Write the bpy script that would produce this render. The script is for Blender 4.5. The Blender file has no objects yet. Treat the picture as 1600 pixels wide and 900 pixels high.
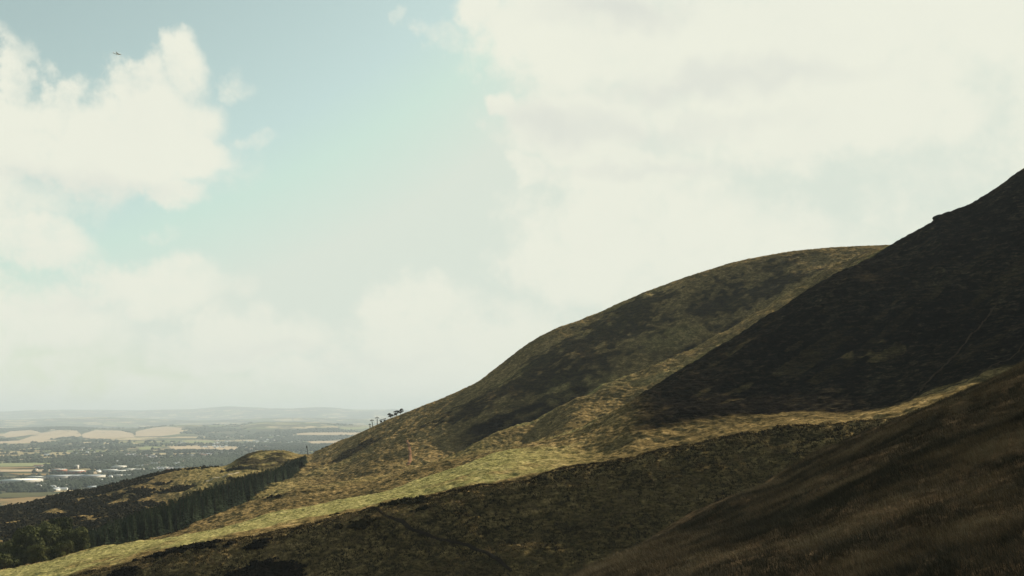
import bpy, math, random
import numpy as np
from mathutils import Vector, Matrix

random.seed(7)
rng = np.random.default_rng(7)
C = bpy.context.scene.collection
scene = bpy.context.scene

# ------------------------------------------------------------------ camera
F, HX, HY = 1556.0, 800.0, 655.0          # focal length and horizon of a 1600x900 frame
cam_d = bpy.data.cameras.new("camera")
cam = bpy.data.objects.new("camera", cam_d); C.objects.link(cam)
cam.location = (0, 0, 0); cam.rotation_euler = (math.pi / 2, 0, 0)
cam_d.sensor_width = 36; cam_d.lens = 36 * F / 1600
cam_d.shift_y = (HY - 450) / 1600
cam_d.clip_start = 0.3; cam_d.clip_end = 90000
scene.camera = cam

# ------------------------------------------------------------------ light, exposure
SUN_AZ, SUN_EL = math.radians(40), math.radians(28.5)      # azimuth clockwise from the view direction
sun_dir = Vector((math.sin(SUN_AZ) * math.cos(SUN_EL), math.cos(SUN_AZ) * math.cos(SUN_EL), math.sin(SUN_EL)))
sd = bpy.data.lights.new("sun", 'SUN'); sd.energy = 5.0; sd.angle = math.radians(0.5); sd.color = (1.0, 0.89, 0.70)
sun = bpy.data.objects.new("sun", sd); C.objects.link(sun)
sun.rotation_euler = sun_dir.to_track_quat('Z', 'Y').to_euler()
vs = scene.view_settings
vs.view_transform = 'Standard'; vs.look = 'None'; vs.gamma = 1; vs.use_curve_mapping = False
vs.exposure = 0.75
EXPO = 2 ** 0.75

# ------------------------------------------------------------------ node helper
class NT:
    def __init__(self, tree):
        self.t = tree; self.n = tree.nodes; self.l = tree.links
    def node(self, typ, **kw):
        nd = self.n.new(typ)
        for k, v in kw.items(): setattr(nd, k, v)
        return nd
    def put(self, sock, v):
        if isinstance(v, bpy.types.NodeSocket): self.l.new(v, sock)
        else:
            if hasattr(sock, 'default_value'):
                dv = sock.default_value
                if hasattr(dv, '__len__') and not isinstance(v, (int, float)):
                    sock.default_value = (*v, 1.0) if len(dv) == 4 and len(v) == 3 else v
                else: sock.default_value = v
    def math(self, op, a, b=0.0, c=None, clamp=False):
        nd = self.node('ShaderNodeMath', operation=op); nd.use_clamp = clamp
        self.put(nd.inputs[0], a); self.put(nd.inputs[1], b)
        if c is not None: self.put(nd.inputs[2], c)
        return nd.outputs[0]
    def vmath(self, op, a, b=None, out=0):
        nd = self.node('ShaderNodeVectorMath', operation=op)
        self.put(nd.inputs[0], a)
        if b is not None: self.put(nd.inputs[1], b)
        return nd.outputs[out]
    def mix(self, f, a, b, blend='MIX'):
        nd = self.node('ShaderNodeMix', data_type='RGBA', blend_type=blend)
        nd.clamp_factor = True
        self.put(nd.inputs[0], f); self.put(nd.inputs[6], a); self.put(nd.inputs[7], b)
        return nd.outputs[2]
    def smooth(self, v, a, b, lo=0.0, hi=1.0):
        nd = self.node('ShaderNodeMapRange', interpolation_type='SMOOTHSTEP')
        self.put(nd.inputs[0], v); self.put(nd.inputs[1], a); self.put(nd.inputs[2], b)
        self.put(nd.inputs[3], lo); self.put(nd.inputs[4], hi)
        return nd.outputs[0]
    def noise(self, vec, scale, detail=4, rough=0.55, dist=0.0):
        nd = self.node('ShaderNodeTexNoise')
        self.put(nd.inputs['Vector'], vec); nd.inputs['Scale'].default_value = scale
        nd.inputs['Detail'].default_value = detail; nd.inputs['Roughness'].default_value = rough
        nd.inputs['Distortion'].default_value = dist
        return nd
    def ramp(self, f, stops):
        nd = self.node('ShaderNodeValToRGB'); cr = nd.color_ramp
        while len(cr.elements) < len(stops): cr.elements.new(0.5)
        for e, (p, c) in zip(cr.elements, stops): e.position = p; e.color = (*c, 1)
        self.put(nd.inputs[0], f)
        return nd.outputs[0]

# ------------------------------------------------------------------ sky with clouds
def az_el(px, py):
    az = math.atan((px - HX) / F); el = math.atan((HY - py) / F * math.cos(az))
    return az, el
world = bpy.data.worlds.new("World"); scene.world = world; world.use_nodes = True
world.node_tree.nodes.clear()
W = NT(world.node_tree)
sky = W.node('ShaderNodeTexSky', sky_type='NISHITA')
sky.sun_disc = False; sky.sun_elevation = SUN_EL; sky.sun_rotation = SUN_AZ
sky.altitude = 300; sky.air_density = 1.0; sky.dust_density = 1.4; sky.ozone_density = 1.0
tc = W.node('ShaderNodeTexCoord'); D = tc.outputs['Generated']
sep = W.node('ShaderNodeSeparateXYZ'); W.put(sep.inputs[0], D)
az = W.math('ARCTAN2', sep.outputs[0], sep.outputs[1])
el = W.math('ARCSINE', sep.outputs[2])
cmb = W.node('ShaderNodeCombineXYZ'); W.put(cmb.inputs[0], az); W.put(cmb.inputs[1], el)
P0 = cmb.outputs[0]
def offset(scale, amp, detail):
    nz = W.noise(P0, scale, detail, 0.6)
    v = W.vmath('SUBTRACT', nz.outputs['Color'], (0.5, 0.5, 0.5))
    return W.vmath('MULTIPLY', v, (amp, amp * 0.75, 0))
P1 = W.vmath('ADD', P0, offset(9.0, 0.085, 2)); P1 = W.vmath('ADD', P1, offset(30.0, 0.06, 8))
def blobs(items, soft_in=0.35, soft_out=1.15):
    out = None
    for b in items:
        px, py, rx, ry = b[:4]; st = b[4] if len(b) > 4 else 1.0
        a, e = az_el(px, py)
        v = W.vmath('SUBTRACT', P1, (a, e, 0))
        v = W.vmath('DIVIDE', v, (rx / F, ry / F, 1))
        ln = W.vmath('LENGTH', v, out=1)
        m = W.smooth(ln, soft_out, soft_in, 0.0, st)
        out = m if out is None else W.math('MAXIMUM', out, m)
    return out
cloud_b = blobs([(110, 225, 290, 88), (250, 185, 110, 75), (285, 112, 52, 62, .8), (28, 110, 34, 70, .85), (215, 135, 60, 45, .9),
    (95, 150, 45, 38, .8), (358, 128, 32, 32, .36), (402, 214, 34, 20, .36), (275, 296, 82, 36, .9), (300, 235, 90, 50),
    (45, 378, 125, 50, .85), (270, 360, 36, 18, .35), (235, 440, 150, 55, .9), (60, 500, 170, 80, .85), (380, 530, 190, 58, .9),
    (180, 600, 420, 50, .62), (420, 632, 1200, 60, .6), (660, 478, 115, 62, .85), (760, 560, 330, 100, .95), (520, 590, 200, 45, .7),
    (628, 16, 20, 24, .3), (8, 48, 14, 34, .35), (690, 40, 50, 30, .42),
    (900, 40, 220, 110), (1260, 70, 400, 190), (785, 160, 40, 44), (900, 190, 170, 80), (1310, 190, 270, 90),
    (980, 270, 190, 68, .9), (822, 268, 42, 34, .8), (1010, 350, 260, 110, .95), (900, 420, 170, 90, .9), (1150, 440, 320, 150, .9),
    (1500, -60, 330, 210), (1480, 330, 220, 130, .45), (760, 10, 70, 34, .8),
    (1750, 120, 260, 330, .7), (-240, 260, 340, 120), (-220, 520, 320, 120, .8)])
# clouds of the rest of the sky, out of the frame
far_n = W.noise(D, 2.6, 7, 0.6)
rest = W.smooth(far_n.outputs[0], 0.5, 0.66, 0.0, 0.85)
ok = W.smooth(sep.outputs[1], 0.72, 0.35)
hi_el = W.smooth(el, 0.46, 0.62)
rest = W.math('MULTIPLY', rest, W.math('MAXIMUM', ok, hi_el))
d1 = W.noise(P0, 17.0, 9, 0.66); d2 = W.noise(P0, 60.0, 7, 0.62)
det = W.math('ADD', W.math('MULTIPLY', W.math('SUBTRACT', d1.outputs[0], 0.5), 1.5), W.math('MULTIPLY', W.math('SUBTRACT', d2.outputs[0], 0.5), 0.7))
mask = W.math('ADD', cloud_b, det)
mask = W.smooth(mask, 0.05, 0.95)
mask = W.math('MULTIPLY', mask, W.smooth(cloud_b, 0.02, 0.25))
mask = W.math('MAXIMUM', mask, rest)
shade_b = blobs([(960, 18, 130, 34), (860, 190, 130, 40, .9), (1120, 125, 240, 30, .8), (960, 200, 300, 26, .6), (1010, 260, 200, 16, .5),
    (120, 285, 200, 26, .55), (420, 545, 160, 18, .4), (130, 470, 90, 14, .3), (600, 560, 160, 14, .3)], 0.0, 1.3)
soft_n = W.noise(P0, 12.0, 5, 0.55)
shade = W.math('ADD', shade_b, W.math('MULTIPLY', W.math('SUBTRACT', soft_n.outputs[0], 0.45), 0.5), clamp=True)
# clear-air colour: the sky texture, faded and slightly greenish as in the photograph
hsv = W.node('ShaderNodeHueSaturation'); hsv.inputs['Saturation'].default_value = 0.62; W.put(hsv.inputs['Color'], sky.outputs[0])
SKY_STR = 0.085
tint = W.mix(1.0, hsv.outputs[0], (0.97, 1.08, 0.85), 'MULTIPLY')
tint = W.vmath('MINIMUM', tint, (0.72 / EXPO / SKY_STR, 0.785 / EXPO / SKY_STR, 0.69 / EXPO / SKY_STR))     # brightness cap holding down the glare round the sun
cl_col = W.mix(shade, (0.865 / EXPO / SKY_STR, 0.875 / EXPO / SKY_STR, 0.75 / EXPO / SKY_STR), (0.74 / EXPO / SKY_STR, 0.76 / EXPO / SKY_STR, 0.685 / EXPO / SKY_STR))
# towards the back and the zenith clouds are dimmed to lower the sky fill
dim = W.smooth(sep.outputs[1], 0.0, 0.75, 0.12, 1.0)
cl_col = W.vmath('SCALE', cl_col); cl_col.node.inputs[3].default_value = 1.0; W.l.new(dim, cl_col.node.inputs[3])
full = W.mix(mask, tint, cl_col)
bg = W.node('ShaderNodeBackground'); W.put(bg.inputs[0], full); bg.inputs[1].default_value = SKY_STR
wo = W.node('ShaderNodeOutputWorld'); W.l.new(bg.outputs[0], wo.inputs[0])

# ------------------------------------------------------------------ object helpers
def tag(o, label=None, cat=None, group=None, kind=None):
    if label: o['label'] = label
    if cat: o['category'] = cat
    if group: o['group'] = group
    if kind: o['kind'] = kind
    return o
def mesh_np(name, V, tris=None, quads=None, mats=(), mat_idx=None, smooth=False, parent=None, link=True):
    me = bpy.data.meshes.new(name)
    V = np.asarray(V, dtype=np.float32).reshape(-1, 3)
    me.vertices.add(len(V)); me.vertices.foreach_set('co', V.ravel())
    loops = []; starts = []; n = 0
    if quads is not None and len(quads):
        q = np.asarray(quads, dtype=np.int32); loops.append(q.ravel()); starts.append(np.arange(len(q)) * 4); n = q.size
    if tris is not None and len(tris):
        t = np.asarray(tris, dtype=np.int32); loops.append(t.ravel()); starts.append(n + np.arange(len(t)) * 3)
    L = np.concatenate(loops).astype(np.int32); S = np.concatenate(starts).astype(np.int32)
    me.loops.add(len(L)); me.loops.foreach_set('vertex_index', L)
    me.polygons.add(len(S)); me.polygons.foreach_set('loop_start', S)
    if smooth: me.polygons.foreach_set('use_smooth', np.ones(len(S), dtype=bool))
    for m in mats: me.materials.append(m)
    if mat_idx is not None: me.polygons.foreach_set('material_index', np.asarray(mat_idx, dtype=np.int32))
    me.update(calc_edges=True); me.validate()
    o = bpy.data.objects.new(name, me)
    if link: C.objects.link(o)
    if parent: o.parent = parent
    return o
def empty(name, loc, rz=0.0):
    o = bpy.data.objects.new(name, None); C.objects.link(o)
    o.location = loc; o.rotation_euler = (0, 0, rz); o.empty_display_size = 1
    return o
def copy_tree(o, parent=None):
    c = o.copy(); C.objects.link(c)
    if parent: c.parent = parent
    for ch in list(o.children): copy_tree(ch, c)
    return c
def simple_mat(name, col, rough=0.95, var=0.0, scale=1.0, spec=0.0):
    m = bpy.data.materials.new(name); m.use_nodes = True
    T = NT(m.node_tree); b = T.n['Principled BSDF']
    b.inputs['Roughness'].default_value = rough; b.inputs['Specular IOR Level'].default_value = spec
    if var:
        g = T.node('ShaderNodeNewGeometry'); nz = T.noise(g.outputs['Position'], scale, 5, 0.6)
        c = T.ramp(nz.outputs[0], [(0.3, tuple(x * (1 - var) for x in col)), (0.7, tuple(min(1, x * (1 + var)) for x in col))])
        T.put(b.inputs['Base Color'], c)
    else: b.inputs['Base Color'].default_value = (*col, 1)
    return m

# ------------------------------------------------------------------ noise + interpolation
def hash2(ix, iy, s):
    h = (ix.astype(np.int64) * 374761393 + iy.astype(np.int64) * 668265263 + s * 1442695041) & 0x7fffffff
    h = ((h ^ (h >> 13)) * 1274126177) & 0x7fffffff
    return ((h ^ (h >> 16)) & 0xffff) / 65535.0
def vnoise(x, y, s=0):
    ix, iy = np.floor(x), np.floor(y); fx, fy = x - ix, y - iy
    fx = fx * fx * fx * (fx * (fx * 6 - 15) + 10); fy = fy * fy * fy * (fy * (fy * 6 - 15) + 10)
    a, b = hash2(ix, iy, s), hash2(ix + 1, iy, s); c, d = hash2(ix, iy + 1, s), hash2(ix + 1, iy + 1, s)
    return (a + (b - a) * fx) * (1 - fy) + (c + (d - c) * fx) * fy - 0.5
def fbm(x, y, lam, octv, s=0, gain=0.5):
    out = 0; a = 1.0; f = 1.0 / lam
    for k in range(octv):
        c, sn = math.cos(0.6 + k * 1.3), math.sin(0.6 + k * 1.3)
        out = out + a * vnoise((x * c - y * sn) * f + 17.3 * k, (x * sn + y * c) * f - 9.1 * k, s + k); a *= gain; f *= 2.03
    return out
def pchip(xk, yk, x):
    xk = np.asarray(xk, float); yk = np.asarray(yk, float)
    h = np.diff(xk); d = np.diff(yk) / h
    m = np.zeros(len(xk)); m[0], m[-1] = d[0], d[-1]
    for i in range(1, len(xk) - 1):
        if d[i - 1] * d[i] > 0:
            w1, w2 = 2 * h[i] + h[i - 1], h[i] + 2 * h[i - 1]
            m[i] = (w1 + w2) / (w1 / d[i - 1] + w2 / d[i])
    i = np.clip(np.searchsorted(xk, x) - 1, 0, len(xk) - 2)
    t = np.clip((x - xk[i]) / h[i], 0, 1); t2, t3 = t * t, t * t * t
    return (2 * t3 - 3 * t2 + 1) * yk[i] + (t3 - 2 * t2 + t) * h[i] * m[i] + (-2 * t3 + 3 * t2) * yk[i + 1] + (t3 - t2) * h[i] * m[i + 1]

# a terrain is a fan of profiles: each surveyed line runs across it, given as bearing, height angle and distance
class Fan:
    def __init__(self, lines, us, ys):
        self.us, self.ys = us, ys
        pxs = us * F + HX
        YK = []; ZK = []
        for ln in lines:
            p = [l[0] for l in ln]
            yk = pchip(p, [l[2] for l in ln], pxs)
            if len(ln[0]) > 3 and ln[0][3] == 'z': zk = pchip(p, [l[1] for l in ln], pxs)
            else: zk = (HY - pchip(p, [l[1] for l in ln], pxs)) / F * yk
            YK.append(yk); ZK.append(zk)
        self.YK, self.ZK = np.array(YK), np.array(ZK)
        for k in range(1, len(self.YK)): self.YK[k] = np.maximum(self.YK[k], self.YK[k - 1] + 4)
        self.Z = np.stack([pchip(self.YK[:, j], self.ZK[:, j], ys) for j in range(len(us))], axis=1)   # rows Y, cols u
        self.X = us[None, :] * ys[:, None]; self.Y = np.repeat(ys[:, None], len(us), axis=1)
    def line_frac(self, k0, k1):
        return (self.Y - self.YK[k0][None, :]) / (self.YK[k1] - self.YK[k0])[None, :]
    def h(self, x, y):
        x = np.asarray(x, float); y = np.asarray(y, float); u = x / y
        ui = np.interp(u, self.us, np.arange(len(self.us))); yi = np.interp(y, self.ys, np.arange(len(self.ys)))
        i0 = np.clip(np.floor(ui).astype(int), 0, len(self.us) - 2); j0 = np.clip(np.floor(yi).astype(int), 0, len(self.ys) - 2)
        fu, fy = ui - i0, yi - j0; Z = self.Z
        return (Z[j0, i0] * (1 - fu) + Z[j0, i0 + 1] * fu) * (1 - fy) + (Z[j0 + 1, i0] * (1 - fu) + Z[j0 + 1, i0 + 1] * fu) * fy
    def mesh(self, name, mat):
        ny, nu = self.Z.shape
        V = np.stack([self.X, self.Y, self.Z], axis=-1).reshape(-1, 3)
        idx = np.arange(ny * nu).reshape(ny, nu)
        q = np.stack([idx[:-1, :-1], idx[:-1, 1:], idx[1:, 1:], idx[1:, :-1]], axis=-1).reshape(-1, 4)
        return mesh_np(name, V, quads=q, mats=[mat], smooth=True)
    def seen(self, px, py, lo, hi):
        """the point of the surface met by the sight line at this bearing and height angle, between lo and hi metres"""
        u = (px - HX) / F; Y = np.linspace(lo, hi, 3000); z = self.h(u * Y, Y)
        over = np.where(z >= (HY - py) / F * Y)[0]
        k = over[0] if len(over) else int(np.argmax(z / Y))
        return float(u * Y[k]), float(Y[k]), float(z[k])

# ------------------------------------------------------------------ the hills
def plane_z(u, Y): return -6 + 0.33 * u * Y - 0.10 * Y
def pl(Y): return [(p, plane_z((p - HX) / F, Y), Y, 'z') for p in (-2200, -800, 0, 800, 1600, 2400, 3600)]
L = []
L.append(pl(1.5)); L.append(pl(9)); L.append(pl(24))                                                     # 0 1 2
L.append([(-2200, 2300, 40), (-800, 1700, 45), (0, 1350, 50), (300, 1200, 55), (600, 1060, 60), (800, 960, 66), (900, 904, 70),
          (1000, 851, 78), (1100, 806, 84), (1200, 760, 92), (1300, 706, 97), (1400, 660, 102), (1500, 620, 106), (1600, 575, 112),
          (1800, 470, 124), (2400, 190, 150), (3600, -250, 190)])                                         # 3 foreground brow
L.append([(-2200, 1500, 170), (-800, 1250, 190), (0, 1060, 215), (500, 1020, 222), (1000, 938, 219), (1200, 852, 226),
          (1400, 745, 222), (1500, 690, 215), (1600, 630, 205), (1800, 530, 210), (2400, 250, 200), (3600, -200, 240)])                 # 4 foot of the hollow
L.append([(-2200, 1300, 235), (-800, 1120, 240), (0, 985, 254), (400, 905, 256), (800, 858, 254), (1000, 815, 253), (1200, 757, 256),
          (1400, 692, 257), (1600, 614, 245), (1800, 505, 245), (2400, 215, 250), (3600, -250, 300)])                                   # 5
L.append([(-2200, 1250, 270), (-800, 1060, 270), (0, 928, 275), (150, 893, 276), (300, 858, 278), (450, 829, 280), (560, 808, 281),
          (700, 776, 284), (800, 756, 286), (900, 734, 288), (1000, 712, 288), (1200, 682, 284), (1350, 657, 278), (1480, 632, 270),
          (1600, 606, 270), (1800, 500, 280), (2400, 190, 320), (3600, -300, 380)])                                                  # 6 near edge of the bench
L.append([(-2200, 1180, 350), (-800, 1020, 350), (0, 893, 345), (130, 862, 345), (310, 829, 350), (420, 804, 352), (600, 763, 355),
          (700, 732, 358), (820, 697, 362), (900, 698, 350), (1000, 693, 318), (1200, 668, 318), (1400, 634, 313), (1500, 600, 310),
          (1600, 560, 310), (1800, 440, 325), (2400, 140, 370), (3600, -340, 440)])                                                   # 7 far edge of the bench
L.append([(-2200, 1150, 420), (-800, 1010, 420), (0, 908, 400), (300, 846, 390), (600, 786, 388), (850, 700, 400), (900, 688, 385),
          (1000, 655, 362), (1200, 622, 362), (1400, 572, 362), (1600, 480, 375), (1800, 380, 390), (2400, 90, 430), (3600, -380, 500)])          # 8
L.append([(-2200, 1100, 470), (-800, 980, 470), (0, 900, 450), (200, 850, 455), (310, 827, 462), (400, 792, 480), (600, 752, 480),
          (700, 721, 480), (820, 695, 470), (900, 674, 442), (960, 642, 434), (1050, 587, 442), (1200, 496, 468), (1290, 437, 490),
          (1385, 386, 508), (1462, 344, 515), (1472, 337, 515), (1490, 331, 515), (1600, 266, 518), (1700, 195, 525), (1800, 138, 532), (1900, 80, 540), (2000, -50, 548), (2200, -340, 562), (2400, -480, 590), (3600, -1100, 650)])   # 9 dark hill crest, raised out of frame to cast shade on the foreground
L.append([(-2200, 1090, 520), (-800, 960, 520), (0, 862, 560), (200, 846, 560), (310, 815, 540), (400, 780, 560), (480, 765, 560),
          (600, 752, 515), (700, 722, 510), (820, 692, 525), (900, 664, 482), (960, 660, 474), (1050, 620, 486), (1200, 528, 510), (1290, 465, 534),
          (1385, 400, 556), (1600, 310, 590), (1800, 200, 640), (2400, -260, 690), (3600, -900, 760)])                                    # 10 dip
L.append([(-2200, 1060, 580), (-800, 940, 580), (0, 835, 640), (200, 815, 640), (310, 795, 640), (400, 762, 640), (480, 758, 610),
          (600, 750, 545), (650, 745, 545), (700, 718, 550), (780, 681, 565), (840, 652, 575), (900, 622, 590), (1060, 558, 625), (1200, 478, 645),
          (1320, 408, 655), (1385, 387, 655), (1600, 360, 670), (2400, 60, 760), (3600, -400, 850)])                                    # 11 second spur
L.append([(-2200, 1040, 640), (-800, 925, 640), (0, 822, 720), (200, 795, 720), (310, 775, 720), (400, 750, 720), (480, 745, 680),
          (600, 728, 600), (700, 712, 595), (780, 690, 600), (900, 655, 616), (1060, 594, 650), (1200, 512, 672), (1320, 432, 684), (1385, 399, 692),
          (1600, 370, 700), (2400, 70, 800), (3600, -390, 900)])                                                                        # 12 dip
L.append([(-2200, 1000, 760), (-800, 900, 760), (0, 808, 800), (200, 772, 800), (310, 748, 800), (400, 728, 800), (480, 728, 760),
          (600, 690, 700), (700, 650, 690), (850, 585, 700), (1000, 528, 715), (1150, 468, 735), (1300, 410, 745), (1385, 393, 750),
          (1600, 385, 760), (2400, 150, 860), (3600, -300, 950)])                                                                       # 13 face
L.append([(-2200, 960, 900), (-800, 880, 900), (-100, 812, 880), (0, 799, 880), (50, 790, 880), (100, 776, 880), (160, 763, 880), (220, 749, 885), (300, 731, 890),
          (350, 728, 892), (372, 716, 894), (390, 708, 895), (420, 704, 896), (450, 706, 897), (470, 711, 895), (485, 711, 892), (500, 704, 890),
          (560, 676, 878), (620, 651, 868), (740, 600, 850), (790, 565, 845), (850, 524, 840), (920, 496, 836), (1000, 461, 830), (1080, 432, 825), (1150, 410, 820),
          (1220, 396, 815), (1300, 388, 810), (1385, 385, 806), (1600, 395, 810), (2400, 250, 900), (3600, -150, 1000)])                # 14 skyline
L.append([(-2200, -150, 1150, 'z'), (0, -115, 1150, 'z'), (480, -80, 1150, 'z'), (850, 0, 1150, 'z'), (1300, 80, 1150, 'z'), (1600, 90, 1150, 'z'), (3600, 200, 1300, 'z')])
L.append([(-2200, -207, 1900, 'z'), (0, -207, 1900, 'z'), (850, -207, 1900, 'z'), (1600, -205, 1900, 'z'), (3600, -200, 2100, 'z')])

us = (np.concatenate([np.linspace(-2200, -60, 70, endpoint=False), np.linspace(-60, 1660, 1150), np.linspace(1662, 3600, 90)]) - HX) / F
ys = np.concatenate([np.geomspace(1.5, 22, 40, endpoint=False), np.geomspace(22, 130, 320, endpoint=False), np.linspace(130, 230, 130, endpoint=False),
                     np.linspace(230, 920, 1000, endpoint=False), np.linspace(920, 2000, 120)])
hill = Fan(L, us, ys)
X, Y = hill.X, hill.Y
r = np.hypot(X, Y)
hill.Z += 4.3 * np.exp(-(r / 3.5) ** 2)
fade = np.clip((Y - 20) / 60, 0.12, 1)
skyl = np.clip(np.abs(Y - hill.YK[14][None, :]) / 40, 0.25, 1) * np.clip(np.abs(Y - hill.YK[9][None, :]) / 14, 0.3, 1)
bench = np.clip(1 - np.abs(hill.line_frac(6, 7) - 0.5) * 1.2, 0, 1) * np.clip((950 + HX * 0 - (us * F + HX)[None, :]) / 200, 0, 1)
big = fbm(X, Y, 55, 3, 3) * 4.2 * np.clip((Y - 120) / 150, 0, 1) * (1 - 0.8 * bench)
# small runnels and rills running down the fall line of the upper hill
ru = (us * F + HX)[None, :] + Y * 0.75
rill = np.abs(vnoise(X / 16.0 + 0.9 * fbm(X, Y, 60, 2, 31), Y / 75.0, 41)) * np.clip((Y - 560) / 60, 0, 1) * 3.2
ac = X * 0.53 - Y * 0.85; al = X * 0.85 + Y * 0.53
rill = rill + np.abs(vnoise(ac / 17.0 + 1.1 * fbm(X, Y, 70, 2, 33), al / 110.0, 43)) * np.clip((Y - 330) / 60, 0, 1) * np.clip((600 - Y) / 40, 0, 1) * 4.5 * np.clip((us * F + HX - 900)[None, :] / 150, 0, 1)
med = fbm(X, Y, 10, 3, 11) * 1.35
tus = fbm(X, Y, 2.2, 2, 21) * np.interp(Y, [0, 60, 130, 400, 900], [0.06, 0.14, 0.36, 0.8, 0.9])
hill.Z += skyl * fade * (big + med * (1 - 0.55 * bench) - rill) + tus * (1 - 0.5 * bench) * np.clip(np.abs(Y - hill.YK[14][None, :]) / 15, 0.75, 1)

# ground cover weights: short green turf, heather, rusty moor grass, gorse and scrub, plus painted crest light and spur shade
pxg = np.repeat((us * F + HX)[None, :], len(ys), axis=0)
def sm(x, a, b):
    t = np.clip((x - a) / (b - a), 0, 1); return t * t * (3 - 2 * t)
n40 = fbm(X * 0.75 + Y * 0.3, Y * 1.0 - X * 0.3, 45, 4, 51); n12 = fbm(X * .8, Y * 1.1, 12, 3, 61)
nst = fbm(X * 0.45 - Y * 0.2, (Y + X * 0.5) * 0.9, 22, 4, 66)
fr = hill.line_frac(6, 7)
green = sm(fr + n12 * 0.7, 0.0, 0.45) * sm(-fr - n12 * .3, -1.25, -1.0) * sm(-pxg, -990, -740)
green = np.maximum(green, 0.22 * sm(n40, 0.05, 0.5) * sm(Y, 470, 520) * sm(-pxg, -1300, -1100))
heath_and_shade = sm(hill.line_frac(7, 8) + n40 * .5 + 0.5 * sm(pxg, 1150, 1350), 0.1, 0.7) * sm(-hill.line_frac(8, 9) + n12 * .06, -1.0, -0.97) * sm(pxg, 900, 1050) * (0.78 + 0.22 * sm(pxg, 1100, 1350))
heath_and_shade = np.maximum(heath_and_shade, sm(-fr, 0.05, 0.5) * sm(n40 + n12 * .35, 0.0, 0.3) * sm(hill.line_frac(3, 4), 0.2, 0.6) * 0.45)
hl = sm(-fr, -0.2, 0.05) * sm(fr, -0.75, -0.3) * sm(n12 + n40 * .5, -0.1, 0.1) * sm(pxg, 130, 200) * sm(-pxg, -520, -420)
heath_and_shade = np.maximum(heath_and_shade, hl)
n90 = fbm(X * .8, Y, 95, 3, 68)
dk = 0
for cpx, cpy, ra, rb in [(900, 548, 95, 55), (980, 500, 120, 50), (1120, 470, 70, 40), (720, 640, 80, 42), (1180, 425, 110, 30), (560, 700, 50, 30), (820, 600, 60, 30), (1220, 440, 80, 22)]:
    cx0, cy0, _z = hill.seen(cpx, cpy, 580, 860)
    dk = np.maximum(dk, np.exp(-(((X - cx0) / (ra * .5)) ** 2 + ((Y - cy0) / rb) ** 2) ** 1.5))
heath_and_shade = np.maximum(heath_and_shade, 0.62 * sm(dk * 0.8 + n90 * .3 + n40 * .3 + n12 * .45 + 0.5 * fbm(X, Y, 5, 2, 63), 0.1, 0.75) * sm(Y, 540, 600))
crest = np.maximum(np.exp(-((Y - hill.YK[9][None, :]) / 7.0) ** 2) * sm(-pxg, -1395, -1380), np.exp(-((Y - hill.YK[11][None, :]) / 8.0) ** 2) * sm(pxg, 640, 700)) * sm(pxg, 640, 900)  # sunlit look of the ridge crests, painted as pale cover
crest = crest * np.clip(0.8 + n12 * 1.6, 0, 1); heath_and_shade = heath_and_shade * (1 - crest)
Hm = sm(pxg, 960, 1100) * sm(hill.line_frac(7, 8), 0.0, 0.6) * (Y < hill.YK[9][None, :] + 3)
stk = vnoise(ac / 6.5 + 0.8 * fbm(X, Y, 40, 2, 35), al / 80.0, 44) + 0.5 * vnoise(ac / 2.6, al / 45.0, 45) + 0.5 * n12
heath_and_shade = heath_and_shade * (1 - Hm * 0.33 * sm(stk + 0.12 * sm(pxg, 1350, 1550), 0.16, 0.42))
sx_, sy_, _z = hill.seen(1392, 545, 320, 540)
heath_and_shade = heath_and_shade * (1 - 0.4 * sm(-np.hypot(X - sx_, (Y - sy_) * 0.6) + n12 * 22, -7, -2))
heath_and_shade = np.maximum(heath_and_shade, 0.75 * sm(hill.line_frac(11, 12), 0.1, 0.6) * sm(-hill.line_frac(12, 13) + n12 * .4, -0.8, -0.3) * sm(pxg, 660, 760) * sm(-pxg, -1330, -1200))  # shade behind the second spur, painted in with the dark heather colour
rust = sm(-hill.line_frac(3, 4), -0.6, -0.2)
dsp = sm(-pxg, -500, -430) * sm(Y, 500, 560)
scrub = dsp * sm(nst * 1.9 + 0.04 * sm(-pxg, -240, -40) - 0.42 * sm(pxg, 250, 320) - 0.13 + 0.3 * sm(Y - hill.YK[14][None, :], -260, -60) * sm(-pxg, -270, -200), 0.02, 0.14)
green = np.maximum(green, crest * 0.85)  # painted crest light goes in with the turf weight
green = np.maximum(green * (1 - dsp), dsp * 0.35 * sm(pxg, 230, 330))
heath_and_shade = heath_and_shade * (1 - dsp) + dsp * 0.62 * sm(n12 + .45, 0.0, 0.3) * sm(pxg, 350, 375) * sm(Y, 760, 830)

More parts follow.
